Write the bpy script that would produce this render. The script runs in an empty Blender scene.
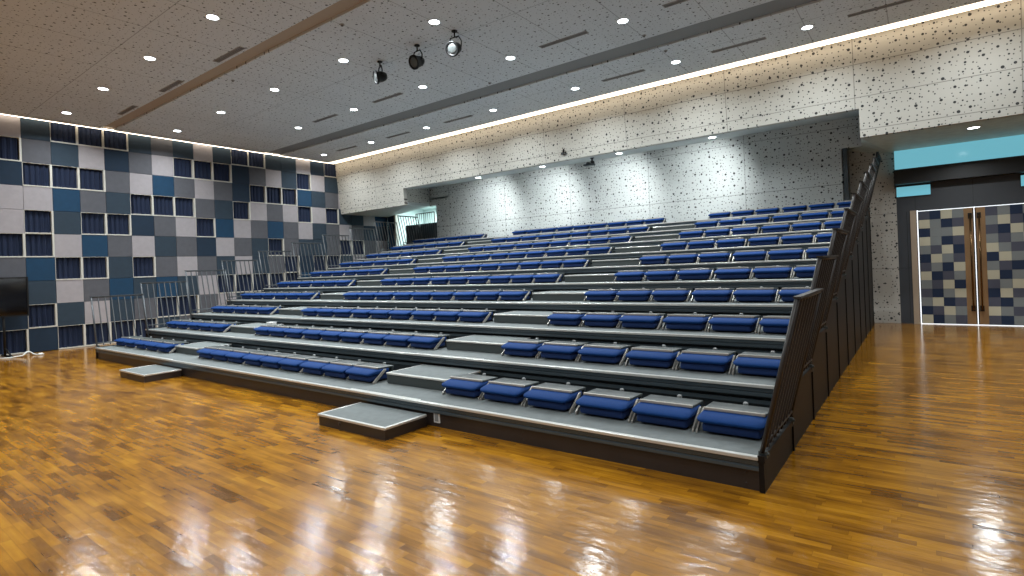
import bpy, bmesh, math, random
from mathutils import Vector, Matrix
random.seed(7)
S = bpy.context.scene
COL = S.collection
PI = math.pi

# ------------------------------------------------------------------ helpers
def lin(c):
    c = c / 255.0
    return c / 12.92 if c <= 0.04045 else ((c + 0.055) / 1.055) ** 2.4

def rgb(r, g, b):
    return (lin(r), lin(g), lin(b), 1.0)

def tag(o, label=None, cat=None, group=None, kind=None):
    if label: o['label'] = label
    if cat: o['category'] = cat
    if group: o['group'] = group
    if kind: o['kind'] = kind
    return o

def empty(name, loc=(0, 0, 0), rotz=0.0):
    o = bpy.data.objects.new(name, None)
    o.empty_display_size = 0.1
    COL.objects.link(o)
    o.location = loc
    o.rotation_euler = (0, 0, rotz)
    return o

def copy_tree(o, parent=None):
    c = o.copy()
    COL.objects.link(c)
    if parent is not None:
        c.parent = parent
    for ch in o.children:
        copy_tree(ch, c)
    return c

class MB:
    """collects shapes and links them as one mesh object"""
    def __init__(self):
        self.v = []; self.f = []; self.m = []; self.s = []
    def add(self, vs, fs, m=0, smooth=False):
        n = len(self.v)
        self.v += [tuple(p) for p in vs]
        for f in fs:
            self.f.append([i + n for i in f]); self.m.append(m); self.s.append(smooth)
        return self
    def box(self, x0, x1, y0, y1, z0, z1, m=0):
        vs = [(x0, y0, z0), (x1, y0, z0), (x1, y1, z0), (x0, y1, z0),
              (x0, y0, z1), (x1, y0, z1), (x1, y1, z1), (x0, y1, z1)]
        fs = [(0, 3, 2, 1), (4, 5, 6, 7), (0, 1, 5, 4), (1, 2, 6, 5), (2, 3, 7, 6), (3, 0, 4, 7)]
        return self.add(vs, fs, m)
    def hexa(self, bot, top, m=0):
        """two matching polygons joined into a closed solid (bottom counter-clockwise from above)"""
        n = len(bot)
        fs = [tuple(reversed(range(n))), tuple(range(n, 2 * n))]
        for i in range(n):
            j = (i + 1) % n
            fs.append((i, j, n + j, n + i))
        return self.add(list(bot) + list(top), fs, m)
    def prism_x(self, prof, x0, x1, m=0):
        """profile of (y,z) points, counter-clockwise seen from +x"""
        return self.hexa_ends([(x0, y, z) for y, z in prof], [(x1, y, z) for y, z in prof], m)
    def hexa_ends(self, a, b, m=0):
        n = len(a)
        fs = [tuple(reversed(range(n))), tuple(range(n, 2 * n))]
        for i in range(n):
            j = (i + 1) % n
            fs.append((i, j, n + j, n + i))
        return self.add(a + b, fs, m)
    def tube(self, pts, r, n=10, m=0, cap=True):
        pts = [Vector(p) for p in pts]
        rings = []
        prev_u = None
        for i, p in enumerate(pts):
            if i == 0: d = pts[1] - pts[0]
            elif i == len(pts) - 1: d = pts[-1] - pts[-2]
            else: d = (pts[i + 1] - p).normalized() + (p - pts[i - 1]).normalized()
            d.normalize()
            if prev_u is None:
                a = Vector((0, 0, 1)) if abs(d.z) < 0.9 else Vector((1, 0, 0))
                u = d.cross(a).normalized()
            else:
                u = (prev_u - d * prev_u.dot(d)).normalized()
            prev_u = u
            w = d.cross(u)
            rings.append([p + (u * math.cos(2 * PI * k / n) + w * math.sin(2 * PI * k / n)) * r for k in range(n)])
        vs = [q for rg in rings for q in rg]
        fs = []
        for i in range(len(rings) - 1):
            for k in range(n):
                a = i * n + k; b = i * n + (k + 1) % n
                fs.append((a, b, b + n, a + n))
        self.add(vs, fs, m, True)
        if cap:
            k0 = len(self.v) - len(vs)
            self.f.append([k0 + k for k in reversed(range(n))]); self.m.append(m); self.s.append(False)
            self.f.append([k0 + len(vs) - n + k for k in range(n)]); self.m.append(m); self.s.append(False)
        return self
    def lathe(self, c, axis, prof, n=20, m=0, smooth=True):
        """prof: list of (distance along axis, radius)"""
        c = Vector(c); ax = Vector(axis).normalized()
        a = Vector((0, 0, 1)) if abs(ax.z) < 0.9 else Vector((1, 0, 0))
        u = ax.cross(a).normalized(); w = ax.cross(u)
        vs = []
        for t, r in prof:
            for k in range(n):
                vs.append(c + ax * t + (u * math.cos(2 * PI * k / n) + w * math.sin(2 * PI * k / n)) * r)
        fs = []
        for i in range(len(prof) - 1):
            for k in range(n):
                p = i * n + k; q = i * n + (k + 1) % n
                fs.append((p, q, q + n, p + n))
        fs.append(tuple(reversed(range(n))))
        fs.append(tuple(range((len(prof) - 1) * n, len(prof) * n)))
        return self.add(vs, fs, m, smooth)
    def build(self, name, mats, parent=None, bevel=0.0, seg=2, smooth=False, loc=None):
        me = bpy.data.meshes.new(name)
        me.from_pydata(self.v, [], self.f)
        for mt in (mats if isinstance(mats, (list, tuple)) else [mats]):
            me.materials.append(mt)
        for p, mi, sm in zip(me.polygons, self.m, self.s):
            p.material_index = mi; p.use_smooth = sm or smooth
        bm = bmesh.new(); bm.from_mesh(me)
        bmesh.ops.recalc_face_normals(bm, faces=bm.faces[:])
        if bevel > 0:
            ed = [e for e in bm.edges if len(e.link_faces) == 2 and e.calc_face_angle(0) > 0.5]
            bmesh.ops.bevel(bm, geom=ed, offset=bevel, segments=seg, affect='EDGES', profile=0.5, clamp_overlap=True)
            if seg > 1:
                for f in bm.faces: f.smooth = True
        bm.to_mesh(me); bm.free()
        o = bpy.data.objects.new(name, me)
        COL.objects.link(o)
        if parent is not None: o.parent = parent
        if loc is not None: o.location = loc
        return o

# ------------------------------------------------------------------ materials
MATS = {}
def mat(name, col, rough=0.5, metal=0.0, spec=0.5, emit=None, estr=0.0, noise=None, bump=None):
    m = bpy.data.materials.new(name); m.use_nodes = True
    nt = m.node_tree; b = nt.nodes['Principled BSDF']
    b.inputs['Base Color'].default_value = col
    b.inputs['Roughness'].default_value = rough
    b.inputs['Metallic'].default_value = metal
    b.inputs['Specular IOR Level'].default_value = spec
    if emit:
        b.inputs['Emission Color'].default_value = emit
        b.inputs['Emission Strength'].default_value = estr
    if noise:
        sc, amt = noise
        tc = nt.nodes.new('ShaderNodeTexCoord'); nz = nt.nodes.new('ShaderNodeTexNoise')
        nz.inputs['Scale'].default_value = sc; nz.inputs['Detail'].default_value = 4
        nt.links.new(tc.outputs['Object'], nz.inputs['Vector'])
        mx = nt.nodes.new('ShaderNodeMix'); mx.data_type = 'RGBA'; mx.blend_type = 'MULTIPLY'
        mx.inputs[0].default_value = 1.0
        mx.inputs[6].default_value = col
        rp = nt.nodes.new('ShaderNodeValToRGB')
        rp.color_ramp.elements[0].position = 0.3; rp.color_ramp.elements[1].position = 0.7
        rp.color_ramp.elements[0].color = (1 - amt, 1 - amt, 1 - amt, 1)
        rp.color_ramp.elements[1].color = (1 + amt, 1 + amt, 1 + amt, 1)
        nt.links.new(nz.outputs['Fac'], rp.inputs['Fac'])
        nt.links.new(rp.outputs['Color'], mx.inputs[7])
        nt.links.new(mx.outputs[2], b.inputs['Base Color'])
        if bump:
            bp = nt.nodes.new('ShaderNodeBump'); bp.inputs['Strength'].default_value = bump
            bp.inputs['Distance'].default_value = 0.01
            nt.links.new(nz.outputs['Fac'], bp.inputs['Height'])
            nt.links.new(bp.outputs['Normal'], b.inputs['Normal'])
    MATS[name] = m
    return m

class NT:
    """tiny node wiring helper"""
    def __init__(self, m): self.t = m.node_tree
    def n(self, kind, **kw):
        x = self.t.nodes.new(kind)
        for k, v in kw.items(): setattr(x, k, v)
        return x
    def l(self, a, b): self.t.links.new(a, b)
    def math(self, op, a, b=None, c=None):
        x = self.n('ShaderNodeMath', operation=op)
        for i, q in enumerate((a, b, c)):
            if q is None: continue
            if isinstance(q, (int, float)): x.inputs[i].default_value = q
            else: self.l(q, x.inputs[i])
        return x.outputs[0]

def perforated(name, base, axes, seam=(1.2, 1.2), off=(0, 0), dark=(0.035, 0.036, 0.038, 1), layers=((0.20, 0.026), (0.10, 0.011)), rough=0.7, seamw=0.006, seamdark=0.45, tint=0.06):
    """plasterboard acoustic panel with randomly sized round holes and panel joints; axes picks two of the object axes"""
    m = bpy.data.materials.new(name); m.use_nodes = True
    h = NT(m); b = m.node_tree.nodes['Principled BSDF']
    b.inputs['Roughness'].default_value = rough
    b.inputs['Specular IOR Level'].default_value = 0.3
    tc = h.n('ShaderNodeTexCoord'); sp = h.n('ShaderNodeSeparateXYZ')
    h.l(tc.outputs['Object'], sp.inputs[0])
    U = sp.outputs[axes[0]]; V = sp.outputs[axes[1]]
    cb = h.n('ShaderNodeCombineXYZ'); h.l(U, cb.inputs[0]); h.l(V, cb.inputs[1])
    hole = None
    for i, (cell, rmax) in enumerate(layers):
        vo = h.n('ShaderNodeTexVoronoi', voronoi_dimensions='2D', feature='F1')
        vo.inputs['Scale'].default_value = 1.0 / cell
        vo.inputs['Randomness'].default_value = 0.72
        mv = h.n('ShaderNodeVectorMath', operation='ADD'); mv.inputs[1].default_value = (3.7 * i, 1.3 * i, 0)
        h.l(cb.outputs[0], mv.inputs[0]); h.l(mv.outputs[0], vo.inputs['Vector'])
        sc = h.n('ShaderNodeSeparateColor'); h.l(vo.outputs['Color'], sc.inputs[0])
        rad = h.math('MULTIPLY_ADD', sc.outputs[0], rmax * 0.45 / cell, rmax * 0.55 / cell)
        rad = h.math('MULTIPLY', rad, h.math('GREATER_THAN', sc.outputs[1], 0.1))
        d = h.math('SUBTRACT', rad, vo.outputs['Distance'])
        k = h.math('MULTIPLY', d, cell / 0.004)
        kc = h.n('ShaderNodeClamp'); h.l(k, kc.inputs[0])
        hole = kc.outputs[0] if hole is None else h.math('MAXIMUM', hole, kc.outputs[0])
    sm = None
    for ax, sw, of in ((U, seam[0], off[0]), (V, seam[1], off[1])):
        q = h.math('ADD', ax, of)
        fr = h.math('ABSOLUTE', h.math('SUBTRACT', h.math('FRACT', h.math('DIVIDE', q, sw)), 0.5))
        e = h.math('GREATER_THAN', fr, 0.5 - seamw / sw)
        sm = e if sm is None else h.math('MAXIMUM', sm, e)
    # slight shade difference from panel to panel
    iu = h.math('FLOOR', h.math('DIVIDE', h.math('ADD', U, off[0] + seam[0] / 2), seam[0]))
    iv = h.math('FLOOR', h.math('DIVIDE', h.math('ADD', V, off[1] + seam[1] / 2), seam[1]))
    c2 = h.n('ShaderNodeCombineXYZ'); h.l(iu, c2.inputs[0]); h.l(iv, c2.inputs[1])
    wn = h.n('ShaderNodeTexWhiteNoise', noise_dimensions='2D'); h.l(c2.outputs[0], wn.inputs['Vector'])
    val = h.math('MULTIPLY_ADD', wn.outputs['Value'], tint, 1.0 - tint)
    val = h.math('MULTIPLY', val, h.math('MULTIPLY_ADD', sm, -seamdark, 1.0))
    vm = h.n('ShaderNodeVectorMath', operation='SCALE'); vm.inputs[0].default_value = base[:3]
    h.l(val, vm.inputs['Scale'])
    mx = h.n('ShaderNodeMix', data_type='RGBA'); h.l(hole, mx.inputs[0])
    h.l(vm.outputs[0], mx.inputs[6]); mx.inputs[7].default_value = dark
    h.l(mx.outputs[2], b.inputs['Base Color'])
    MATS[name] = m
    return m

def wood_floor(name):
    m = bpy.data.materials.new(name); m.use_nodes = True
    h = NT(m); b = m.node_tree.nodes['Principled BSDF']
    tc = h.n('ShaderNodeTexCoord'); sp = h.n('ShaderNodeSeparateXYZ'); h.l(tc.outputs['Object'], sp.inputs[0])
    X, Y = sp.outputs[0], sp.outputs[1]
    W, Ln = 0.058, 0.40
    yr = h.math('DIVIDE', Y, W); row = h.math('FLOOR', yr)
    w1 = h.n('ShaderNodeTexWhiteNoise', noise_dimensions='1D'); h.l(row, w1.inputs['W'])
    xr = h.math('ADD', h.math('DIVIDE', X, Ln), h.math('MULTIPLY', w1.outputs['Value'], 7.0))
    cell = h.math('FLOOR', xr)
    cb = h.n('ShaderNodeCombineXYZ'); h.l(cell, cb.inputs[0]); h.l(row, cb.inputs[1])
    wn = h.n('ShaderNodeTexWhiteNoise', noise_dimensions='2D'); h.l(cb.outputs[0], wn.inputs['Vector'])
    # grain inside a plank
    mp = h.n('ShaderNodeMapping'); mp.inputs['Scale'].default_value = (2.2, 22.0, 1.0); h.l(tc.outputs['Object'], mp.inputs[0])
    gadd = h.n('ShaderNodeVectorMath', operation='ADD'); h.l(mp.outputs[0], gadd.inputs[0])
    gs = h.n('ShaderNodeVectorMath', operation='SCALE'); gs.inputs['Scale'].default_value = 30.0
    h.l(wn.outputs['Color'], gs.inputs[0]); h.l(gs.outputs[0], gadd.inputs[1])
    nz = h.n('ShaderNodeTexNoise'); nz.inputs['Scale'].default_value = 1.0; nz.inputs['Detail'].default_value = 5
    h.l(gadd.outputs[0], nz.inputs['Vector'])
    # blotches over several planks
    mp2 = h.n('ShaderNodeMapping'); mp2.inputs['Scale'].default_value = (1.7, 3.6, 1.0); h.l(tc.outputs['Object'], mp2.inputs[0])
    nz2 = h.n('ShaderNodeTexNoise'); nz2.inputs['Scale'].default_value = 1.0; nz2.inputs['Detail'].default_value = 5
    h.l(mp2.outputs[0], nz2.inputs['Vector'])
    t = h.math('MULTIPLY', wn.outputs['Value'], 0.24)
    t = h.math('MULTIPLY_ADD', nz.outputs['Fac'], 0.55, t)
    t = h.math('MULTIPLY_ADD', nz2.outputs['Fac'], 0.66, t)
    t = h.math('SUBTRACT', t, 0.235)
    rp = h.n('ShaderNodeValToRGB'); cr = rp.color_ramp
    cr.elements[0].position = 0.12; cr.elements[0].color = rgb(78, 46, 10)
    cr.elements[1].position = 0.95; cr.elements[1].color = rgb(200, 152, 46)
    for p, c in ((0.32, rgb(108, 68, 12)), (0.5, rgb(144, 95, 17)), (0.7, rgb(172, 119, 25))):
        e = cr.elements.new(p); e.color = c
    h.l(t, rp.inputs['Fac'])
    # joints
    fy = h.math('ABSOLUTE', h.math('SUBTRACT', h.math('FRACT', yr), 0.5))
    fx = h.math('ABSOLUTE', h.math('SUBTRACT', h.math('FRACT', xr), 0.5))
    j = h.math('MAXIMUM', h.math('GREATER_THAN', fy, 0.5 - 0.0018 / W), h.math('GREATER_THAN', fx, 0.5 - 0.0018 / Ln))
    mx = h.n('ShaderNodeMix', data_type='RGBA'); h.l(h.math('MULTIPLY', j, 0.25), mx.inputs[0])
    h.l(rp.outputs['Color'], mx.inputs[6]); mx.inputs[7].default_value = rgb(60, 30, 6)
    h.l(mx.outputs[2], b.inputs['Base Color'])
    rr = h.math('MULTIPLY_ADD', nz2.outputs['Fac'], 0.10, 0.115)
    h.l(rr, b.inputs['Roughness'])
    b.inputs['Specular IOR Level'].default_value = 0.5
    mp3 = h.n('ShaderNodeMapping'); mp3.inputs['Scale'].default_value = (9.0, 13.0, 1.0); h.l(tc.outputs['Object'], mp3.inputs[0])
    nz3 = h.n('ShaderNodeTexNoise'); nz3.inputs['Scale'].default_value = 1.0; nz3.inputs['Detail'].default_value = 2
    h.l(mp3.outputs[0], nz3.inputs['Vector'])
    hh = nz3.outputs['Fac']
    bp = h.n('ShaderNodeBump'); bp.inputs['Strength'].default_value = 0.30; bp.inputs['Distance'].default_value = 0.008
    h.l(hh, bp.inputs['Height']); h.l(bp.outputs['Normal'], b.inputs['Normal'])
    MATS[name] = m
    return m

M_floor = wood_floor('parquet')
M_ceil = perforated('ceiling_panel', rgb(206, 209, 211), (0, 1), seam=(1.19, 3.6), off=(0.595, 0.4), layers=((0.17, 0.022), (0.085, 0.0108)), seamw=0.007)
M_wallp = perforated('perforated_wall', rgb(188, 186, 178), (0, 2), seam=(2.38, 0.62), off=(0, 0.34), layers=((0.20, 0.029), (0.090, 0.0155)), seamw=0.008)
M_wallb = perforated('perforated_back_wall', rgb(206, 210, 208), (0, 2), seam=(2.58, 1.3), off=(0.02, 0.65), layers=((0.20, 0.029), (0.090, 0.0155)), seamw=0.008)
M_pier = perforated('perforated_pier', rgb(176, 172, 164), (0, 2), seam=(1.2, 1.25), off=(0.4, 0.0), layers=((0.20, 0.029), (0.090, 0.0155)), seamw=0.006)
M_soffit = mat('soffit_paint', rgb(188, 194, 194), 0.6)
M_soffitd = mat('soffit_door_paint', rgb(186, 196, 188), 0.5, noise=(6, 0.10))
M_trough = mat('trough_paint', rgb(166, 146, 124), 0.6); M_trough2 = mat('trough_grey', rgb(122, 122, 122), 0.6)
M_plain = mat('plain_wall', rgb(150, 150, 150), 0.7)
M_white = mat('frame_white', rgb(190, 187, 178), 0.5)
M_tiles = {
    'W': mat('tile_pale', rgb(150, 145, 148), 0.9, noise=(9, 0.05)),
    'G': mat('tile_grey', rgb(80, 81, 87), 0.9, noise=(9, 0.07)),
    'D': mat('tile_slate', rgb(37, 52, 65), 0.9, noise=(9, 0.07)),
    'T': mat('tile_teal', rgb(9, 52, 80), 0.9, noise=(9, 0.07)),
    'N': mat('tile_navy', rgb(16, 37, 56), 0.9, noise=(9, 0.07)),
}
M_tilegap = mat('tile_backing', rgb(60, 62, 66), 0.9)
M_curtain = mat('curtain_navy', rgb(4, 23, 52), 0.85)
M_seat = mat('seat_blue', rgb(2, 51, 108), 0.8, spec=0.25, noise=(60, 0.06))
M_seatd = mat('seat_blue_dark', rgb(2, 40, 92), 0.8)
M_shell = mat('seat_shell', rgb(62, 68, 68), 0.4)
M_brkt = mat('seat_bracket', rgb(172, 168, 160), 0.35, 0.4)
M_black = mat('black_plastic', rgb(12, 12, 13), 0.5, spec=0.3)
M_deck = mat('deck_carpet', rgb(104, 110, 110), 0.9, noise=(14, 0.10))
M_nose = mat('nosing_metal', rgb(208, 208, 204), 0.3, 0.5)
M_fascia = mat('fascia_metal', rgb(74, 84, 90), 0.3, 0.35)
M_riser = mat('riser_dark', rgb(34, 40, 44), 0.5)
M_skirt = mat('skirt_dark', rgb(17, 14, 13), 0.5, spec=0.25, noise=(3, 0.2))
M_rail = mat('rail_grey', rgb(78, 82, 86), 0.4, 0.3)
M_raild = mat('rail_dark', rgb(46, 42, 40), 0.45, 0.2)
M_step = mat('step_riser', rgb(56, 62, 62), 0.5)
M_plate = mat('outlet_grey', rgb(128, 130, 130), 0.4); M_outlet = mat('outlet_pale', rgb(214, 214, 212), 0.4)
M_skirtf = mat('front_skirt', rgb(46, 38, 34), 0.4, noise=(3, 0.15))
M_lampring = mat('lamp_ring', rgb(215, 218, 218), 0.4)
M_lamp = mat('lamp_diffuser', (1, 1, 1, 1), 0.4, emit=(0.90, 0.98, 1.0, 1), estr=14)
M_cove = mat('cove_light', (1, 1, 1, 1), 0.4, emit=(1.0, 0.82, 0.60, 1), estr=3.6)
M_vent = mat('vent_dark', rgb(108, 104, 101), 0.6)
M_ventf = mat('vent_frame', rgb(158, 154, 150), 0.5)
M_dark = mat('charcoal_panel', rgb(58, 62, 68), 0.45)
M_darker = mat('black_panel', rgb(24, 26, 28), 0.4)
M_teal = mat('teal_glass', rgb(60, 130, 150), 0.12, emit=(0.15, 0.43, 0.52, 1), estr=0.95)
M_stile = mat('door_stile', rgb(150, 118, 84), 0.35, 0.3, noise=(2.0, 0.15))
M_jamb = mat('door_jamb', rgb(168, 150, 130), 0.5)
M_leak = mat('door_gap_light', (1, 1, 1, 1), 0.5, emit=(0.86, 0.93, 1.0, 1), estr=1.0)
M_brass = mat('handle_bronze', rgb(120, 92, 62), 0.25, 0.9)
M_dt = {'n': mat('door_navy', rgb(20, 38, 66), 0.8), 'd': mat('door_slate', rgb(74, 76, 90), 0.8),
        'g': mat('door_grey', rgb(122, 126, 126), 0.8), 'c': mat('door_cream', rgb(186, 180, 158), 0.8)}
M_screen = mat('screen_black', rgb(10, 9, 11), 0.18)
M_cable = mat('cable_white', rgb(214, 218, 216), 0.4)
M_lens = mat('lamp_lens', rgb(74, 78, 78), 0.55)
M_corr = mat('corridor_white', rgb(214, 228, 226), 0.7)
M_corrd = mat('corridor_dado', rgb(48, 62, 68), 0.5)
M_glassdoor = mat('glass_door', rgb(40, 120, 140), 0.1)

# ------------------------------------------------------------------ survey of the place (metres)
XW, YB, YR = -16.38, 10.8, 11.2        # tiled wall, wall behind the seats, door wall
XR, YF = 4.6, -9.0                     # right wall, wall behind the camera
ZC = 5.70                              # ceiling
TY0, TW, TZ0, TTOP, TH = -1.018, 0.5588, 5.6855, 0.4747, 0.5782
D, RISE, Z0, N = 1.067, 0.2625, 0.243, 10

def struct(name, label, cat, mb, mats, **kw):
    o = mb.build(name, mats, **kw)
    return tag(o, label, cat, None, 'structure')

# floor
mb = MB(); mb.box(XW - 0.3, XR, YF, YR + 0.1, -0.1, 0)
struct('floor', 'glossy orange brown parquet floor', 'floor', mb, M_floor)

# ceiling: three fields of panels split by two troughs, with a cove gap along two walls
CX0, CY1 = XW + 0.11, 8.02
b1a, b1b, b2a, b2b = 1.12, 1.42, 5.60, 6.16
mb = MB()
for y0, y1 in ((YF, b1a), (b1b, b2a), (b2b, CY1)):
    mb.box(CX0, XR, y0, y1, ZC, ZC + 0.10)
ceiling = struct('ceiling', 'grey perforated panel ceiling', 'ceiling', mb, M_ceil)
mb = MB()
for y0, y1, dz in ((b1a, b1b, 0.045), (b2a, b2b, 0.035)):
    mb.box(CX0, XR, y0 - 0.02, y1 + 0.02, ZC + dz + 0.0, ZC + dz + 0.05, 0 if y0 < 3 else 1)
mb.box(XW - 0.1, XR, YF, 8.6, ZC + 0.34, ZC + 0.40)
struct('trim_1', 'plain bands recessed between the ceiling panel fields', 'ceiling trim', mb, [M_trough, M_trough2])

# upper perforated wall above the seating, leaning slightly, with its lower edge stepped
def uy(z): return 8.40 + 0.10 * (5.72 - z)
outl = [(XW, 6.05), (XW, 3.86), (-12.88, 3.86), (-12.88, 4.41), (0.06, 4.41), (0.06, 3.86), (XR, 3.86), (XR, 6.05)]
mb = MB()
n = len(outl)
vs = [(x, uy(z), z) for x, z in outl] + [(x, uy(z) + 0.14, z) for x, z in outl]
fs = [tuple(range(n)), tuple(reversed(range(n, 2 * n)))] + [(i, n + i, n + (i + 1) % n, (i + 1) % n) for i in range(n)]
mb.add(vs, fs)
struct('wall_upper', 'pale perforated wall band above the seating', 'wall', mb, M_wallp)
# recess: sloping soffit, end face, back wall
XL = -13.95
zs = 4.75
mb = MB()
a = [(-12.88, uy(4.41) + 0.1, 4.41), (0.06, uy(4.41) + 0.1, 4.41), (0.06, YB, zs), (XL, YB, zs)]
mb.hexa(a, [(x, y, z + 0.12) for x, y, z in a])
struct('ceiling_recess', 'smooth grey soffit of the recess over the back rows', 'ceiling', mb, M_soffit)
mb = MB()
a = [(-12.88, uy(3.86) + 0.1, 3.86), (XL, YB, 4.07), (XL, YB, zs + .1), (-12.88, uy(4.41) + 0.1, 4.46)]
mb.hexa(a, [(x - 0.1, y, z) for x, y, z in a])
struct('trim_2', 'perforated end face of the recess', 'wall', mb, M_wallp)
mb = MB()
a = [(XW, uy(3.86) + 0.1, 3.86), (-12.88, uy(3.86) + 0.1, 3.86), (XL, YB, 4.07), (XW, YB, 3.86)]
mb.hexa(a, [(x, y, z + 0.10) for x, y, z in a])
struct('ceiling_side', 'pale soffit over the passage beside the tiled wall', 'ceiling', mb, M_soffit)
mb = MB()
mb.box(-13.6, -0.45, YB, YB + 0.12, 0, 5.0)
mb.box(XL - 0.05, -13.6, YB, YB + 0.12, 4.07, 5.0)
mb.box(-0.45, 0.06, YB, YB + 0.12, 4.07, 5.0)
struct('wall_back', 'white perforated wall behind the top row of seats', 'wall', mb, M_wallb)
# soffit and pier by the doors
mb = MB()
a = [(0.06, uy(3.86) + 0.1, 3.86), (0.5, uy(3.86) + 0.1, 3.86), (0.5, YR, 3.86), (-0.45, YR, 4.06), (-0.07, YB, 4.06)]
mb.hexa(a, [(x, y, z + 0.06) for x, y, z in a])
mb.box(0.5, XR, uy(3.86) + 0.1, YB + 0.1, 3.86, 3.94)
struct('ceiling_lobby', 'greenish grey soffit in front of the double doors', 'ceiling', mb, M_soffitd)
mb = MB()
mb.box(-0.45, 0.52, YR, YR + 0.2, 0, 4.3)
struct('wall_pier', 'perforated pier between the seating and the doors', 'wall', mb, M_pier)
mb = MB()
mb.box(-0.47, -0.36, YB, YR, 0, 4.07)
struct('trim_3', 'grey metal jamb beside the perforated pier', 'trim', mb, M_fascia)

# door wall
mb = MB()
mb.box(0.52, 0.86, YR, YR + 0.1, 0, 2.53)
mb.box(0.52, XR, YR, YR + 0.1, 2.53, 3.12)
mb.box(2.92, XR, YR, YR + 0.1, 0, 2.53)
for x in (0.70,):                       # panel joints
    mb.box(x - 0.004, x + 0.004, YR - 0.003, YR, 0, 2.53, 1)
for x in (0.86, 1.85, 2.85):
    mb.box(x - 0.004, x + 0.004, YR - 0.003, YR, 2.56, 3.10, 1)
mb.box(0.52, 0.8, YR - 0.003, YR, 1.25, 1.258, 1)
struct('wall_right', 'charcoal panelled wall around the double doors', 'wall', mb, [M_dark, M_darker])
mb = MB()
mb.box(0.50, XR, YB + 0.1, YR + 0.1, 3.12, 3.44)
struct('trim_4', 'black bulkhead band above the doors', 'trim', mb, M_darker)
mb = MB(); mb.box(0.52, XR, YB + 0.10, YB + 0.14, 3.44, 3.86)
win = struct('window_1', 'long teal glass strip under the lobby soffit', 'window', mb, M_teal)
mb = MB(); mb.box(0.52, XR, YB + 0.08, YB + 0.15, 3.425, 3.445)
mb.build('window_frame', M_darker, win)
for i, (x0, x1) in enumerate(((0.53, 1.14), (2.60, 3.2))):
    mb = MB(); mb.box(x0, x1, YR - 0.02, YR - 0.002, 2.86, 3.08)
    w = struct('window_%d' % (2 + i), ('small teal glass pane left of the doors', 'small teal glass pane right of the doors')[i], 'window', mb, M_teal)
    mb = MB()
    mb.box(x0 - .01, x1 + .01, YR - .03, YR - .001, 2.845, 2.86); mb.box(x0 - .01, x1 + .01, YR - .03, YR - .001, 3.08, 3.095)
    mb.box(x0 - .01, x0, YR - .03, YR - .001, 2.86, 3.08); mb.box(x1, x1 + .01, YR - .03, YR - .001, 2.86, 3.08)
    mb.build('window_frame', M_dark, w)

# doors
DL = ['dncg', 'cgnd', 'nggc', 'cgnd', 'gdcn', 'ncgd', 'dgnc', 'cndg', 'gdcn', 'dngc', 'gcnd', 'ndcg', 'cngd']
DRr = ['dgng', 'gcdn', 'dncg', 'gdgc', 'cgdn', 'ncgd', 'gdnc', 'cngd', 'dgcn', 'ncdg', 'dngc', 'cgdn', 'dngc', 'gcnd'][:13]
def door(name, label, x0, x1, stile_left, cols):
    z0, z1 = 0.02, 2.50
    root = tag(empty(name, ((x0 + x1) / 2, YR, 0)), label, 'door', None, 'structure')
    ox = (x0 + x1) / 2
    s = 0.16
    px0, px1 = (x0 + s, x1 - 0.012) if stile_left else (x0 + 0.012, x1 - s)
    mb = MB()
    nr, nc = len(cols), 4
    keys = list(M_dt)
    for r in range(nr):
        for c in range(nc):
            k = keys.index(cols[r][c])
            xa = px0 + (px1 - px0) * c / nc; xb = px0 + (px1 - px0) * (c + 1) / nc
            za = z1 - (z1 - z0) * (r + 1) / nr; zb = z1 - (z1 - z0) * r / nr
            mb.box(xa - ox + .001, xb - ox - .001, 0.0, 0.05, za + .001, zb - .001, k)
    mb.build('leaf', [M_dt[k] for k in keys], root)
    sx0, sx1 = (x0 + 0.012, x0 + s) if stile_left else (x1 - s, x1 - 0.012)
    mb = MB(); mb.box(sx0 - ox, sx1 - ox, -0.004, 0.05, z0, z1)
    mb.build('stile', M_stile, root)
    hx = (sx0 + sx1) / 2 - ox
    mb = MB()
    hx2 = hx + (-0.03 if stile_left else 0.03)
    mb.tube([(hx2, -0.075, 0.33), (hx2, -0.075, 2.36)], 0.017, 10)
    hd = mb.build('door_handle', M_brass, root)
    mb = MB()
    for z in (0.36, 2.33):
        mb.lathe((hx2, -0.004, z), (0, -1, 0), [(0, 0.03), (0.012, 0.03), (0.014, 0.012), (0.075, 0.012)], 12)
        mb.box(hx2 - 0.035, hx2 + 0.035, -0.02, -0.004, z - 0.06, z + 0.06)
    mb.build('handle_bracket', M_black, hd)
    return root
door('door_1', 'left leaf of the chequered double doors', 0.90, 1.842, False, DL)
door('door_2', 'right leaf of the chequered double doors', 1.872, 2.82, True, DRr)
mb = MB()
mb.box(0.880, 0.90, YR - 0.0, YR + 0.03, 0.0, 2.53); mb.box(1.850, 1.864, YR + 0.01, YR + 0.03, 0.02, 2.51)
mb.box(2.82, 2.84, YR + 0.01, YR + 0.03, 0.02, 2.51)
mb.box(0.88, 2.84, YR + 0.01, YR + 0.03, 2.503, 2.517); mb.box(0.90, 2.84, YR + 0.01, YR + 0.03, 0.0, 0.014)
struct('trim_5', 'bright gaps of light around the double doors', 'door gap', mb, M_leak)  # thin glowing strips stand in for light leaking through from beyond
mb = MB(); mb.box(0.76, 0.868, YR - 0.03, YR + 0.05, 0, 2.53)
struct('trim_6', 'beige door jamb left of the double doors', 'door jamb', mb, M_jamb)
mb = MB(); mb.box(0.5, XR, YR + 0.12, YR + 0.2, 0, 3.5)
struct('wall_behind_doors', 'wall face behind the doors', 'wall', mb, M_darker)

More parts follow.
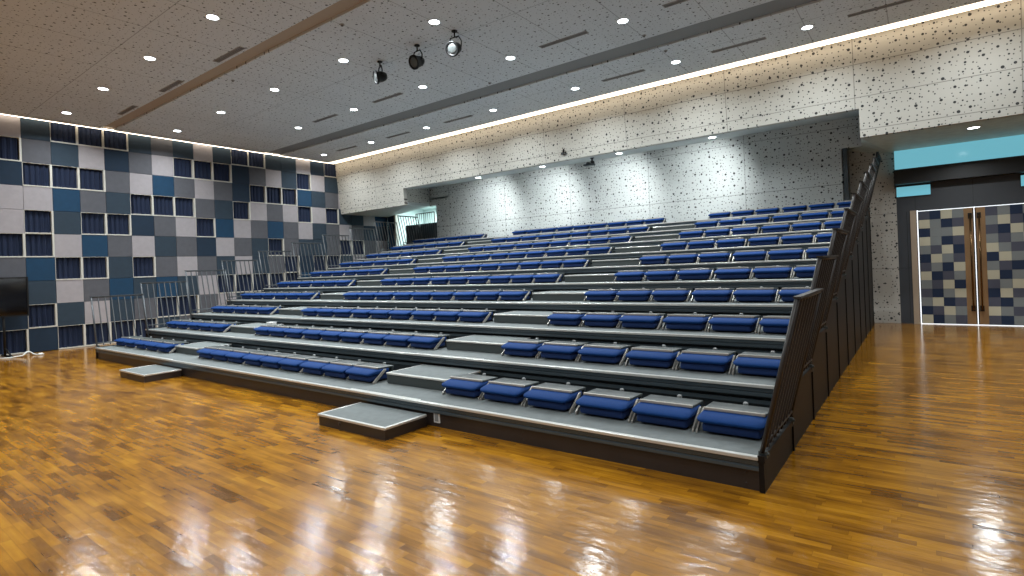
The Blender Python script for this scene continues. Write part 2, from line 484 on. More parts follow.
# walls the photo does not show, closing the hall
mb = MB(); mb.box(XR, XR + 0.1, YF, YR + 0.1, 0, 6.1)
struct('wall_side', 'plain side wall of the hall', 'wall', mb, M_plain)
mb = MB(); mb.box(XW - 0.1, XR, YF - 0.1, YF, 0, 6.1)
struct('wall_front', 'plain wall facing the seating', 'wall', mb, M_plain)

# ------------------------------------------------------------------ tiled wall with curtained windows
GRID = {   # column -> codes of rows 0..9 from the ceiling down; X is a window
    0: 'WXNWWXGDNX', 1: 'DGXWXXTDXN', 2: 'XDXTDWXWDX', 3: 'XWXGXTXGWX', 4: 'XNGDXGDTDX',
    5: 'DGWXNWXDGX', 6: 'GWTXGDGTXD', 7: 'DXGXWGWDXG', 8: 'WXWGXNGWGN', 9: 'DXGDTWDXWX',
    10: 'XNNXWGWXDG', 11: 'XGXWGDDXGD', 12: 'DWXGTXGXXN', 13: 'DDXWGGXXDG', 14: 'WXTXWDNTGX',
    15: 'NWDWDDXGDN', 16: 'XDGXGGXDWG', 17: 'DGWDWXDXGD', 18: 'GDGDGXWGDN', 19: 'DWDWDGXDGW', 20: 'GDXTDWGDNG'}
codes = 'WGDTN'
def zrow(r): return TZ0 if r == 0 else TZ0 - TTOP - TH * (r - 1)
order = ['W', 'G', 'D', 'T', 'N']
mb = MB()
rnd = random.Random(3)
winspots = []
cmin = int(math.floor((YF - TY0) / TW))
for c in range(cmin, 22):
    ya = TY0 + TW * c; yb = min(ya + TW, YB)
    if yb - ya < 0.05: continue
    ya = max(ya, YF)
    for r in range(10):
        zt, zb = zrow(r), max(0.0, zrow(r + 1))
        if r == 0: zt = 6.05
        k = GRID[c][r] if c in GRID else rnd.choice(order)
        if c in GRID and k == 'X':
            winspots.append((c, r, ya, yb, zb, zrow(r) if r else 5.72))
            if r == 0: mb.box(XW - 0.10, XW - 0.07, ya, yb, 5.72, 6.05, 2)
            continue
        g = 0.004
        mb.box(XW - 0.10, XW, ya + g, yb - g, zb + g, zt - g, order.index(k))
mb.box(XW - 0.30, XW - 0.02 - 0.14, YF, YB, 0, 6.05, 5)
struct('wall_left', 'wall of square fabric panels in greys and blues', 'wall', mb, [M_tiles[k] for k in order] + [M_tilegap])
mb = MB()
for c in range(cmin, 22):              # joints between panels show a thin backing strip
    ya = TY0 + TW * c
    if YF < ya < YB: pass
# windows: reveal frame, curtain with folds
wn_i = 4
def curtain_mesh(w, h, seed):
    rr = random.Random(seed)
    nx = 40
    vs = []; fs = []
    ph = rr.random() * 6
    for i in range(nx + 1):
        u = i / nx
        d = 0.022 * math.sin(u * 2 * PI * 4.5 + ph) + 0.010 * math.sin(u * 2 * PI * 9.7 + ph * 2)
        for z in (0, 0.5, 1):
            vs.append((d * (0.7 + 0.3 * (1 - z)), u * w, z * h))
    for i in range(nx):
        for j in range(2):
            a = i * 3 + j
            fs.append((a, a + 3, a + 4, a + 1))
    return vs, fs
for c, r, ya, yb, zb, zt in winspots:
    w = empty('window_%d' % wn_i, (XW, ya, zb)); wn_i += 1
    cx = 0.045 if r == 0 else 0.0
    tag(w, 'square blue-curtained window in the tiled wall, row %d from the top, column %d' % (r + 1, c + 1), 'window', 'curtained windows in the tiled wall', 'structure')
    W_, H_ = yb - ya, zt - zb
    mb = MB()
    mb.box(-0.12, 0.006, 0.0, 0.008, 0.0, H_)
    mb.box(-0.12, 0.012, W_ - 0.038, W_, 0.0, H_)
    mb.box(-0.12, 0.012, 0.008, W_ - 0.038, 0.0, 0.028)
    if r: mb.box(-0.12, 0.004, 0.008, W_ - 0.038, H_ - 0.008, H_)
    mb.build('window_frame', M_white, w)
    mb = MB(); vs, fs = curtain_mesh(W_ - 0.048, H_ - 0.038, c * 17 + r)
    mb.add([(x - 0.07 + cx, y + 0.009, z + 0.029) for x, y, z in vs], fs, 0, True)
    mb.build('curtain', M_curtain, w)

# passage behind the left end of the seating
mb = MB()
mb.box(XW - 0.1, -13.0, 12.9, 13.0, 2.2, 4.3, 0)
mb.box(-13.05, -12.95, YB + .12, 12.9, 0, 4.3, 0)
mb.box(XW - 0.2, XW - 0.1, YB, 13.0, 0, 4.3, 0)
mb.box(XW - 0.2, -12.95, YB, 13.0, 4.3, 4.36, 0)
mb.box(XW - 0.2, -12.95, YB, 13.0, -0.1, 0.0, 1)
mb.box(XW - 0.1, -13.0, 12.9, 13.0, 0, 2.2, 0)
mb.box(-15.35, -13.6, YB + 0.04, YB + 0.10, 0, 3.44, 1)
mb.box(XW, -15.92, YB, YB + 0.1, 0, 4.07, 2)
struct('wall_passage', 'bright white passage beyond the end of the seating', 'passage', mb, [M_corr, M_corrd, M_tiles['T']])
mb = MB(); mb.box(-15.95, -15.86, YB - 0.03, YB + 0.12, 0, 4.07)
struct('trim_7', 'white jamb of the passage opening', 'trim', mb, M_white)
L = bpy.data.lights.new('passage_lamp', 'AREA'); L.shape = 'RECTANGLE'; L.size = 1.6; L.size_y = 1.0; L.energy = 115; L.color = (0.86, 1.0, 1.0)
lo = bpy.data.objects.new('passage_lamp', L); COL.objects.link(lo); lo.location = (-14.8, 11.9, 4.25)

# ------------------------------------------------------------------ cove light strips
mb = MB(); mb.box(XW + 0.02, XR, CY1 + 0.02, CY1 + 0.30, ZC + 0.006, ZC + 0.03)
o = mb.build('cove_light', M_cove)
tag(o, 'warm light strip glowing along the top of the perforated wall', 'strip light')
mb = MB(); mb.box(XW + 0.025, XW + 0.10, YF + 0.1, CY1, ZC + 0.004, ZC + 0.02)
M_cove2 = mat('cove_light_side', (1, 1, 1, 1), 0.4, emit=(1.0, 0.86, 0.66, 1), estr=7)
o = mb.build('cove_light', M_cove2)
tag(o, 'thin light strip glowing along the top of the tiled wall', 'strip light')

# ------------------------------------------------------------------ seating tiers
XLEFT = [-13.28, -13.60, -13.78, -14.12] + [-14.16] * 6
ROWW = ['front', 'second', 'third', 'fourth', 'fifth', 'sixth', 'seventh', 'eighth', 'ninth', 'top']
AISLES = ((-4.52, -3.35), (-10.70, -9.50))
def guard_rail(parent, side, x, y0, zd):
    """leaning balustrade panel at the end of a tier"""
    s = 1 if side == 'R' else -1
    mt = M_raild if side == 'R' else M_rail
    top_z, lean = 1.085, 0.255
    ya, yb = y0 + 0.03, y0 + 1.02
    def P(y, t): return (x + s * (0.02 + lean * t), y, zd + 0.03 + (top_z - 0.03) * t)
    mb = MB()
    r = 0.017
    mb.tube([P(ya, 0), P(ya, 1)], r, 8); mb.tube([P(yb, 0), P(yb, 1)], r, 8); mb.tube([P(ya, 0.99), P(yb, 0.99)], r * 0.9, 8)
    mb.tube([P(ya, 0.05), P(yb, 0.05)], r * 0.8, 8)
    x1 = x + s * (0.02 + lean); z1 = zd + top_z
    mb.box(x1 - 0.024, x1 + 0.024, ya - 0.02, yb + 0.02, z1 - 0.002, z1 + 0.012)
    rail = mb.build('guard_rail', mt, parent)
    me = None
    nb = 8
    for i in range(1, nb):
        y = ya + (yb - ya) * i / nb
        if me is None:
            b = MB()
            b.hexa([(x + s * 0.02 + a, q, zd + 0.03) for a, q in ((-.012, -.008), (.012, -.008), (.012, .008), (-.012, .008))],
                   [(x + s * (0.02 + lean) + a, q, z1 - 0.01) for a, q in ((-.012, -.008), (.012, -.008), (.012, .008), (-.012, .008))])
            o = b.build('baluster', mt, rail); me = o
        else:
            o = me.copy(); COL.objects.link(o); o.parent = rail
        o.location = (0, y, 0)
    for y in (ya + 0.02, yb - 0.03):
        mb = MB()
        xa, xb = (x - 0.005, x + 0.05) if s > 0 else (x - 0.05, x + 0.005)
        mb.box(xa, xb, y - 0.018, y + 0.018, zd - 0.012, zd + 0.035)
        mb.lathe((x + s * 0.045, y, zd + 0.015), (s, 0, 0), [(0, 0.013), (0.014, 0.013), (0.018, 0.007)], 10)
        mb.build('rail_bracket', M_fascia if s < 0 else M_shell, parent)

for k in range(N):
    z = Z0 + RISE * k; y0 = D * k; xl = XLEFT[k]; xr = 0.0
    zp = z - RISE if k else 0.0
    t = empty('seating_tier', (0, y0, 0))
    tag(t, '%s tier of the retractable seating, a long grey carpeted step' % ROWW[k], 'seating tier', 'retractable seating tiers')
    ye = D + 0.03 if k < N - 1 else 1.02
    mb = MB(); mb.box(xl, xr, 0.012, ye, z - 0.03, z)
    mb.build('deck', M_deck, t)
    mb = MB()
    mb.box(xl, xr, -0.012, 0.030, z - 0.022, z + 0.004)
    for a0, a1 in AISLES: mb.box(a0, a1, -0.016, 0.055, z - 0.020, z + 0.006)
    mb.build('nosing', M_nose, t, bevel=0.003, seg=1)
    mb = MB()
    mb.prism_x([(0.006, z - 0.024), (0.006, z - 0.055), (0.016, z - 0.060), (0.016, z - 0.070), (0.004, z - 0.076), (0.004, z - 0.098), (0.03, z - 0.104), (0.05, z - 0.03)], xl, xr)
    if k: mb.box(xl, xr, 0.05, 0.10, z - 0.175, z - 0.14)
    mb.build('fascia', M_fascia, t)
    if k:
        mb = MB(); mb.box(xl, xr, 0.09, 0.11, zp, z - 0.03)
        for j in range(14):                      # folding seat hinges seen as small posts against the riser
            pass
        mb.build('riser', M_riser, t)
    else:
        mb = MB(); mb.box(xl + 0.01, xr - 0.005, 0.03, 0.06, 0.0, z - 0.09)
        for x in (xr - 0.09, xl + 0.09, -2.0, -5.4, -8.2):
            for zz in (0.04, 0.115):
                mb.lathe((x, 0.03, zz), (0, -1, 0), [(0, 0.008), (0.003, 0.008), (0.005, 0.004)], 8)
        mb.build('skirt', M_skirtf, t)
        mb = MB(); mb.box(-3.13, -3.05, 0.018, 0.03, 0.045, 0.155)
        mb.box(-3.115, -3.065, 0.014, 0.02, 0.06, 0.14, 1)
        o = mb.build('outlet_plate', [M_outlet, M_plate], t); o['label'] = 'pale grey outlet plate on the dark skirt'
    # side boards down to the floor
    for s, x in ((1, xr), (-1, xl)):
        mb = MB()
        xa, xb = (x, x + 0.035) if s > 0 else (x - 0.03, x)
        mb.box(xa, xb, 0.006, D - 0.012, 0.0, z - 0.03)
        mb.box(xa - 0.004, xb + 0.008, -0.004, D - 0.02, z - 0.035, z + 0.012)
        mb.box(xb if s > 0 else xa - 0.012, xb + 0.012 if s > 0 else xa, D - 0.06, D - 0.02, 0, z - 0.04)
        mb.build('side_panel', M_skirt, t)
        guard_rail(t, 'R' if s > 0 else 'L', x, 0.0, z)

    if k == N - 1:
        mb = MB()
        yr = 1.00
        mb.tube([(-14.50, yr, z + 1.20), (-13.52, yr, z + 1.20)], 0.018, 8); mb.tube([(-14.50, yr, z + 0.06), (-13.52, yr, z + 0.06)], 0.014, 8)
        mb.tube([(-13.52, yr, z), (-13.52, yr, z + 1.20)], 0.018, 8); mb.tube([(-14.50, yr, z + 0.04), (-14.50, yr, z + 1.20)], 0.018, 8)
        rr = mb.build('rear_rail', M_rail, t)
        for i in range(1, 9):
            bx = -14.50 + 0.98 * i / 9
            b = MB(); b.tube([(bx + 0.03, yr, z + 0.06), (bx - 0.03, yr, z + 1.20)], 0.011, 6); b.build('baluster', M_rail, rr)

# half steps in the aisles
ANAME = ('right-hand', 'left-hand')
step0 = None
for k in range(N - 1):
    for ai, (a0, a1) in enumerate(((-4.37, -3.36), (-10.50, -9.52))):
        st = empty('aisle_step', ((a0 + a1) / 2, D * k + 0.45, Z0 + RISE * k + 0.006))
        tag(st, 'carpeted half step in the %s aisle on the %s tier' % (ANAME[ai], ROWW[k]), 'step', 'half steps in the aisles')
        if k == 0:
            w = (a1 - a0) / 2; hgt = 0.128; dp = D - 0.45
            mb = MB(); mb.box(-w, w, 0.012, dp, 0.0, hgt - 0.02); mb.build('riser_box', M_step, st)
            mb = MB(); mb.box(-w + .02, w - .02, 0.045, dp, hgt - 0.02, hgt - 0.001); mb.build('tread', M_deck, st)
            mb = MB(); mb.box(-w, w, 0.0, 0.045, hgt - 0.022, hgt); mb.box(-w, -w + .02, 0.045, dp, hgt - 0.022, hgt); mb.box(w - .02, w, 0.045, dp, hgt - 0.022, hgt)
            mb.build('nosing', M_nose, st, bevel=0.003, seg=1)
            if ai == 0: protoA = st
            else: protoB = st
        else:
            for ch in (protoA if ai == 0 else protoB).children:
                c = ch.copy(); COL.objects.link(c); c.parent = st

# loose steps on the floor
for (x0, x1, nm) in ((-4.29, -3.20, 'low loose carpeted step on the floor at the right-hand aisle'), (-10.09, -9.03, 'low loose carpeted step on the floor at the left-hand aisle')):
    st = empty('floor_step', ((x0 + x1) / 2, -0.57, 0))
    tag(st, nm, 'step')
    w = (x1 - x0) / 2; hgt = 0.125; dp = 0.56
    mb = MB(); mb.box(-w + .01, w - .01, 0.012, dp, 0.0, hgt - 0.02)
    mb.lathe((-w * 0.32, 0.012, 0.06), (0, -1, 0), [(0, 0.02), (0.003, 0.02), (0.006, 0.012)], 12)
    mb.build('body', M_skirtf, st)
    mb = MB(); mb.box(-w + .03, w - .03, 0.032, dp, hgt - 0.02, hgt - 0.002)
    mb.build('tread', M_deck, st)
    mb = MB(); mb.box(-w, w, 0.0, 0.032, hgt - 0.025, hgt)
    mb.box(-w, -w + .03, 0.032, dp, hgt - 0.025, hgt); mb.box(w - .03, w, 0.032, dp, hgt - 0.025, hgt)
    mb.build('nosing', M_nose, st, bevel=0.003, seg=1)

# ------------------------------------------------------------------ folded seats
def make_seat():
    root = empty('folded_seat')
    w = 0.248
    mb = MB(); mb.box(-0.215, 0.215, 0.012, 0.30, 0.018, 0.092)
    mb.build('seat_cushion', M_seatd, root, bevel=0.022, seg=3)
    prof = [(0.005, 0.090), (-0.022, 0.102), (-0.026, 0.118), (-0.010, 0.134), (0.05, 0.152), (0.14, 0.166), (0.31, 0.160), (0.31, 0.092)]
    mb = MB()
    n = len(prof)
    rings = []
    for x, ins in ((-w, 0.030), (-w + 0.02, 0.006), (-w + 0.05, 0.0), (w - 0.05, 0.0), (w - 0.02, 0.006), (w, 0.030)):
        cy, cz = 0.14, 0.127
        ring = []
        for y, zz in prof:
            dy = y - cy; dz = zz - cz
            ring.append((x, cy + dy * (1 - ins / 0.17), cz + dz * (1 - ins / 0.05)))
        rings.append(ring)
    vs = [p for r in rings for p in r]
    fs = [tuple(reversed(range(n))), tuple(range(5 * n, 6 * n))]
    for i in range(5):
        for j in range(n):
            a = i * n + j; b = i * n + (j + 1) % n
            fs.append((a, b, b + n, a + n))
    mb.add(vs, fs)
    mb.build('backrest_pad', M_seat, root, bevel=0.007, seg=2)
    mb = MB()
    mb.hexa([(-0.232, 0.135, 0.160), (0.232, 0.135, 0.160), (0.236, 0.385, 0.150), (-0.236, 0.385, 0.150)],
            [(-0.232, 0.135, 0.180), (0.232, 0.135, 0.180), (0.236, 0.385, 0.172), (-0.236, 0.385, 0.172)])
    mb.hexa([(-0.20, 0.36, 0.05), (0.20, 0.36, 0.05), (0.20, 0.385, 0.05), (-0.20, 0.385, 0.05)],
            [(-0.236, 0.36, 0.168), (0.236, 0.36, 0.168), (0.236, 0.39, 0.168), (-0.236, 0.39, 0.168)])
    sh = mb.build('back_shell', M_shell, root, bevel=0.006, seg=2)
    mb = MB(); mb.box(-0.228, 0.228, 0.116, 0.138, 0.163, 0.186)
    mb.build('shell_lip', M_brkt, sh, bevel=0.003, seg=1)
    for s in (-1, 1):
        mb = MB(); xa, xb = (s * 0.259 - 0.007, s * 0.259 + 0.007)
        mb.prism_x([(0.02, 0.0), (0.06, 0.0), (0.235, 0.136), (0.235, 0.156), (0.205, 0.156), (0.02, 0.022)], xa, xb)
        mb.build('side_bracket', M_brkt, root, bevel=0.003, seg=1)
    mb = MB(); mb.box(-0.20, 0.20, 0.10, 0.34, 0.0, 0.022); mb.box(-0.20, 0.20, 0.31, 0.345, 0.0, 0.15)
    mb.build('support_frame', M_black, root)
    mb = MB(); mb.tube([(0.02, 0.41, 0.10), (0.02, 0.41, 0.165)], 0.012, 8); mb.lathe((0.02, 0.41, 0.165), (0, 0, 1), [(0, 0.018), (0.012, 0.022), (0.024, 0.014)], 10)
    mb.build('latch_knob', M_plate, root)
    return root
ORD = ['first', 'second', 'third', 'fourth', 'fifth', 'sixth', 'seventh', 'eighth', 'ninth']
PITCH, UG, SW = 0.549, 0.034, 0.25
seat0 = make_seat()
used = False
def place_seat(x, y, z, label, group):
    global used
    if not used:
        o = seat0; used = True
    else:
        o = seat0.copy(); COL.objects.link(o)
        for ch in seat0.children:
            c = ch.copy(); COL.objects.link(c); c.parent = o
            for g in ch.children:
                d = g.copy(); COL.objects.link(d); d.parent = c
    o.location = (x, y, z)
    tag(o, label, 'seat', group)
LEFTR = [-10.44, -10.56, -10.66] + [-10.74] * 7
MIDP = [0.517, 0.528, 0.540] + [0.547] * 7
for k in range(N):
    y = D * k + 0.315; z = Z0 + RISE * k
    for blk, right, cnt in (('right-hand', -0.020, 6), ('middle', -4.50, 9), ('left-hand', LEFTR[k], 5 if k < 3 else 6)):
        for i in range(cnt):
            x = right - SW - (MIDP[k] if cnt == 9 else PITCH) * i - UG * (i // 3)
            lab = 'folded blue seat, %s row, %s block, %s from the block\'s right end' % (ROWW[k], blk, ORD[i])
            place_seat(x, y, z, lab, 'folded blue seats of the %s block' % blk)

# ------------------------------------------------------------------ ceiling fittings
def ceil_z(): return ZC
lampobj = []
def downlight(x, y, z, label, group, power, rad=0.085, tilt=None, spread=150):
    t = empty('downlight', (x, y, z)); tag(t, label, 'ceiling light', group)
    mb = MB()
    n = 24
    for ra, rb, za, zb in ((rad + 0.022, rad + 0.022, 0.0, -0.008), (rad + 0.022, rad, -0.008, -0.008), (rad, rad * 0.97, -0.008, 0.012)):
        vs = []; fs = []
        for i in range(n):
            c_, s_ = math.cos(2 * PI * i / n), math.sin(2 * PI * i / n)
            vs += [(ra * c_, ra * s_, za), (rb * c_, rb * s_, zb)]
        for i in range(n):
            a = 2 * i; b = 2 * ((i + 1) % n)
            fs.append((a, b, b + 1, a + 1))
        mb.add(vs, fs)
    mb.build('trim_ring', M_lampring, t)
    mb = MB(); mb.lathe((0, 0, -0.004), (0, 0, -1), [(0, rad), (0.003, rad), (0.006, rad * 0.7)], 24)
    mb.build('diffuser', M_lamp, t)
    L = bpy.data.lights.new('downlight_lamp', 'AREA'); L.shape = 'DISK'; L.size = rad * 2; L.energy = power; L.color = (0.90, 0.97, 1.0)
    L.spread = math.radians(spread)
    o = bpy.data.objects.new('downlight_lamp', L); COL.objects.link(o); o.parent = t; o.location = (0, 0, -0.02)
    if tilt: o.rotation_euler = tilt
LX = [-15.18, -12.69, -10.24, -7.79, -5.35, -2.97, -0.57, 1.85]
LYW = {0.14: 'nearest', 2.55: 'second', 4.63: 'third', 7.12: 'farthest'}
def place_words(i, rw): return 'round downlight in the %s ceiling row from the camera, %s from the tiled wall' % (rw, ORD[i])
PW = 62
for y, xs in ((0.14, LX[0:5]), (2.55, LX[0:5]), (4.63, LX[1:7]), (7.12, LX)):
    for x in xs:
        downlight(x, y, ZC, place_words(LX.index(x) + 0 if y != 4.63 else LX.index(x) - 1, LYW[y]), 'ceiling downlights', PW)
for y in (-2.35, -4.8, -7.2):          # unseen downlights added to light the front of the hall
    for x in (-13.9, -9.0, -4.1, 0.8):
        downlight(x, y, ZC, 'unseen round downlight added to light the open floor', 'added unseen downlights over the open floor', PW)
for x in (1.85, 3.6):  # two more unseen ones, added for their light
    downlight(x, 2.55, ZC, 'unseen round downlight added to light the open floor', 'added unseen downlights over the open floor', PW)
# recess lamps washing the back wall
def soff(y): return 4.41 + (y - (uy(4.41) + 0.1)) * (zs - 4.41) / (YB - uy(4.41) - 0.1)
for i, (x, y) in enumerate(((-10.1, 9.16), (-7.68, 9.16), (-5.28, 9.16), (-2.89, 9.14))):
    downlight(x, y, soff(y) - 0.012, 'round downlight in the recess soffit, %s from its left end' % ORD[i], 'recess downlights', 26, rad=0.08)
    L = bpy.data.lights.new('wall_wash', 'SPOT'); L.energy = 330; L.spot_size = math.radians(92); L.spot_blend = 1.0; L.color = (0.93, 0.99, 1.0); L.shadow_soft_size = 0.06
    o = bpy.data.objects.new('wall_wash', L); COL.objects.link(o); o.location = (x, y, soff(y) - 0.03)
    d = Vector((-0.45, 1.0, -0.50)).normalized()
    o.rotation_euler = d.to_track_quat('-Z', 'Y').to_euler()
downlight(-14.9, 9.65, 3.885, 'round downlight in the soffit beside the tiled wall', 'soffit downlight', 46)
downlight(1.78, 9.27, 3.86, 'round downlight in the soffit before the doors', 'lobby downlight', 48)

# slot vents
def vent(x, y, label):
    t = empty('air_vent', (x, y, ZC)); tag(t, label, 'air vent', 'slot air vents in the ceiling')
    mb = MB(); l, w = 0.50, 0.055
    mb.box(-l, l, -w, -w + .012, -.010, .0); mb.box(-l, l, w - .012, w, -.010, .0)
    mb.box(-l, -l + .012, -w, w, -.010, 0); mb.box(l - .012, l, -w, w, -.010, 0)
    mb.build('frame', M_ventf, t)
    mb = MB(); mb.box(-l + .012, l - .012, -w + .012, w - .012, -.003, 0); mb.build('backing', M_vent, t)
    mb = MB()
    for yy in (-.018, .018): mb.hexa([(-l + .012, yy - .006, -.009), (l - .012, yy - .006, -.009), (l - .012, yy, -.009), (-l + .012, yy, -.009)],
                                     [(-l + .012, yy, -.003), (l - .012, yy, -.003), (l - .012, yy + .006, -.003), (-l + .012, yy + .006, -.003)])
    mb.build('slat', M_ventf, t)
for rw, y, xs in (('nearest', 1.00, (-14.0, -11.55, -9.06)), ('middle', 4.60, (-11.4, -8.95, -4.13, -1.75)), ('farthest', 7.10, (-13.9, -11.42, -9.0, -4.14, -1.75, 0.55))):
    for i, x in enumerate(xs):
        vent(x, y, 'narrow slot vent in the %s vent row, %s from the tiled wall' % (rw, ORD[i]))
# detectors
for x, y, lab in ((-6.54, 1.62, 'small ceiling detector beyond the nearest trough, by the spotlights'), (-10.31, 1.68, 'small ceiling detector beyond the nearest trough, towards the tiled wall'),
                  (-6.55, 5.46, 'small ceiling detector before the far trough, left one'), (-2.94, 5.44, 'small ceiling detector before the far trough, right one'), (-2.91, 6.40, 'small ceiling detector beyond the far trough')):
    t = empty('ceiling_detector', (x, y, ZC)); tag(t, lab, 'detector', 'ceiling detectors')
    mb = MB(); mb.lathe((0, 0, 0), (0, 0, -1), [(0, 0.04), (0.008, 0.04), (0.014, 0.03)], 16); mb.build('base', M_ventf, t)
    mb = MB(); mb.lathe((0, 0, -0.014), (0, 0, -1), [(0, 0.022), (0.012, 0.02), (0.018, 0.01)], 14); mb.build('sensor', M_vent, t)

# three hanging spotlights
def par(x, y, z, aim, label):
    t = empty('stage_spotlight', (x, y, z)); tag(t, label, 'spotlight', 'hanging stage spotlights')
    d = Vector(aim).normalized(); side = d.cross(Vector((0, 0, 1))).normalized()
    mb = MB(); mb.lathe(-d * 0.13, d, [(0, 0.03), (0.01, 0.06), (0.05, 0.085), (0.11, 0.10), (0.20, 0.105), (0.20, 0.128), (0.235, 0.128), (0.235, 0.100), (0.225, 0.098)], 24)
    can = mb.build('can', M_black, t)
    mb = MB(); mb.lathe(d * 0.085, d, [(0, 0.099), (0.012, 0.085), (0.02, 0.05), (0.022, 0.01)], 24)
    mb.build('lens', M_lens, can)
    mb = MB()
    up = Vector((0, 0, 1))
    pts = [side * 0.125, side * 0.135 + up * 0.10, side * 0.08 + up * 0.19, -side * 0.08 + up * 0.19, -side * 0.135 + up * 0.10, -side * 0.125]
    mb.tube(pts, 0.012, 8)
    mb.build('yoke', M_black, t)
    mb = MB(); mb.tube([(0, 0, 0.19), (0, 0, ZC - z)], 0.014, 8); mb.lathe((0, 0, ZC - z), (0, 0, -1), [(0, 0.05), (0.02, 0.05), (0.026, 0.02)], 16)
    mb.build('hanger', M_black, t)
par(-7.33, 3.05, 5.40, (-0.45, -1, -0.30), 'black round spotlight hanging from the ceiling, left one of three')
par(-6.24, 3.00, 5.40, (-0.10, -1, -0.40), 'black round spotlight hanging from the ceiling, middle one of three')
par(-5.34, 3.02, 5.40, (0.15, -1, -0.45), 'black round spotlight hanging from the ceiling, right one of three')

# camera hanging in the recess and little speaker
t = empty('hanging_camera', (-6.20, 9.3, soff(9.3))); tag(t, 'small dark camera hanging under the recess soffit', 'camera')
mb = MB(); mb.lathe((0.05, 0, 0), (0, 0, -1), [(0, 0.06), (0.015, 0.06), (0.02, 0.025), (0.10, 0.025)], 14); mb.box(0.02, 0.10, -0.04, 0.04, -0.17, -0.09); mb.build('bracket', M_black, t)
mb = MB(); mb.box(-0.16, 0.12, -0.12, 0.06, -0.215, -0.165); mb.build('tray', M_fascia, t, bevel=0.01)
mb = MB(); mb.lathe((-0.06, -0.02, -0.165), (0, 0, 1), [(0, 0.06), (0.04, 0.055), (0.055, 0.03)], 16); bd = mb.build('body', M_black, t)
mb = MB(); mb.lathe((-0.06, -0.07, -0.14), (0, -1, 0), [(0, 0.028), (0.02, 0.026), (0.022, 0.015)], 14); mb.build('lens', M_lens, bd)
t = empty('wall_bracket', (-6.55, uy(4.62), 4.60)); tag(t, 'small black bracket on the lower edge of the perforated wall', 'bracket')
mb = MB(); mb.hexa([(-.075, -.05, -.04), (.075, -.05, -.04), (.075, 0, -.04), (-.075, 0, -.04)], [(-.07, -.045, .01), (.07, -.045, .01), (.07, 0, .01), (-.07, 0, .01)])
mb.build('base', M_black, t)
mb = MB(); mb.lathe((0, -.03, .01), (0, 0, 1), [(0, .03), (.07, .022), (.09, .010)], 12); mb.build('peg', M_black, t)

# small white box left on a half step
t = empty('paper_box', (-9.62, D + 0.86, Z0 + RISE + 0.006 + 0.128)); t.rotation_euler = (0, 0, 0.1)
tag(t, 'small white box lying at the back corner of a half step in the left-hand aisle', 'box')
mb = MB(); mb.box(-0.09, 0.09, -0.05, 0.05, 0.0, 0.045); mb.build('carton', M_outlet, t, bevel=0.004, seg=1)
mb = MB(); mb.box(-0.094, 0.094, -0.054, 0.054, 0.035, 0.06); mb.build('lid', M_outlet, t, bevel=0.004, seg=1)

# ------------------------------------------------------------------ television on a stand, by the tiled wall
t = empty('television', (-15.9, -1.25, 0)); tag(t, 'black flat television on a floor stand before the tiled wall', 'television')
mb = MB(); mb.box(-0.04, 0.0, -0.70, 0.70, 0.95, 1.82); mb.build('screen', M_screen, t, bevel=0.008, seg=2)
mb = MB(); mb.box(0.0, 0.014, -0.72, 0.72, 0.925, 0.955); mb.box(0.0, 0.014, -0.72, 0.72, 1.815, 1.84); mb.box(0.0, 0.014, 0.69, 0.72, 0.955, 1.815); mb.box(0.0, 0.014, -0.72, -0.69, 0.955, 1.815)
mb.build('bezel', M_black, t)
mb = MB(); mb.tube([(-0.06, 0.28, 0.03), (-0.06, 0.28, 1.2)], 0.025, 10); mb.tube([(-0.06, -0.28, 0.03), (-0.06, -0.28, 1.2)], 0.025, 10); mb.box(-0.09, -0.04, -0.34, 0.34, 1.1, 1.2); mb.build('stand_post', M_black, t)
mb = MB()
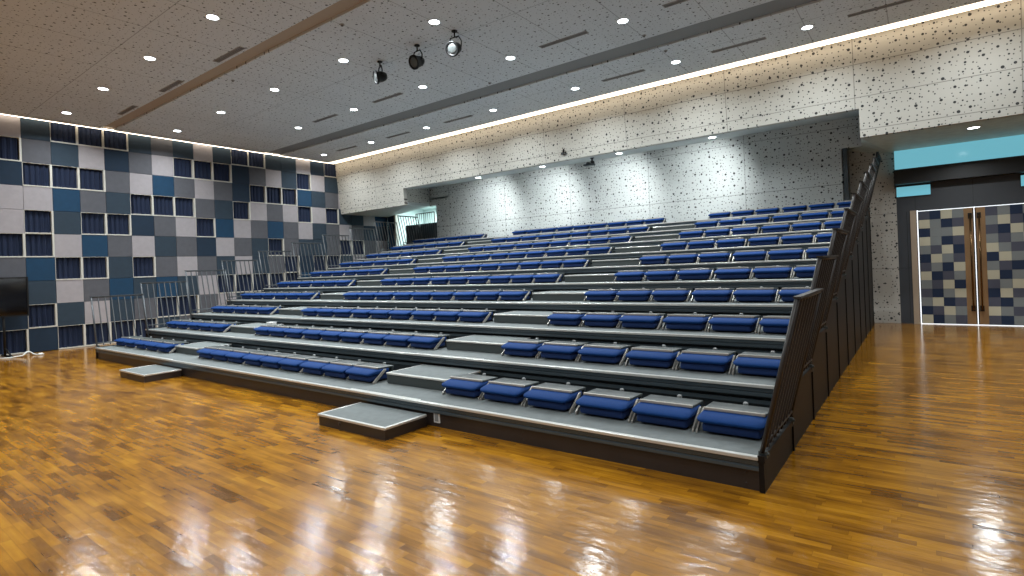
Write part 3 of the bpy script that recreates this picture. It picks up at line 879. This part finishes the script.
for y in (-0.28, 0.28):
    mb.tube([(-0.36, y, 0.03), (0.28, y + 0.05, 0.03)], 0.028, 8)
    mb.tube([(-0.06, y, 0.22), (0.22, y + 0.05, 0.05)], 0.018, 8)
mb.build('stand_foot', M_black, t)
o = MB().tube([(-15.72, -1.1, 0.012), (-15.60, -0.95, 0.012), (-15.66, -0.84, 0.02), (-15.52, -0.75, 0.04), (-15.62, -0.66, 0.10), (-15.7, -0.60, 0.10), (-15.72, -0.52, 0.03), (-15.66, -0.46, 0.012), (-15.56, -0.42, 0.012), (-15.60, -0.36, 0.012)], 0.016, 8).build('power_cable', M_cable)
tag(o, 'loose white cable lying on the floor by the television stand', 'cable')
mb = MB(); mb.lathe((0, 0, 0.0), (0, 0, 1), [(0, 0.05), (0.03, 0.055), (0.05, 0.03)], 14); pl = mb.build('plug', M_cable, o, loc=(-15.60, -0.42, 0.0))

# ------------------------------------------------------------------ camera
yaw, roll, F, sy = -0.6441, -0.0391, 545.284, -19.9471
fw = Vector((math.sin(yaw), math.cos(yaw), 0)); rt = Vector((math.cos(yaw), -math.sin(yaw), 0)); up = rt.cross(fw)
r2 = rt * math.cos(roll) + up * math.sin(roll); u2 = -rt * math.sin(roll) + up * math.cos(roll)
cam = bpy.data.cameras.new('camera'); co = bpy.data.objects.new('camera', cam); COL.objects.link(co)
co.matrix_world = Matrix(((r2.x, u2.x, -fw.x, 0.9333), (r2.y, u2.y, -fw.y, -3.9538), (r2.z, u2.z, -fw.z, 1.6), (0, 0, 0, 1)))
cam.sensor_width = 36.0; cam.lens = F / 1024 * 36.0; cam.shift_y = sy / 1024.0
cam.clip_start = 0.05
S.camera = co

w = bpy.data.worlds.new('world'); S.world = w; w.use_nodes = True
w.node_tree.nodes['Background'].inputs[0].default_value = (0.5, 0.55, 0.6, 1)
w.node_tree.nodes['Background'].inputs[1].default_value = 0.0
S.view_settings.view_transform = 'Standard'; S.view_settings.look = 'None'
S.view_settings.exposure = 0.0; S.view_settings.gamma = 1.0; S.view_settings.use_curve_mapping = False
S.cycles.max_bounces = 6; S.cycles.diffuse_bounces = 4; S.cycles.glossy_bounces = 4
S.cycles.sample_clamp_indirect = 6.0
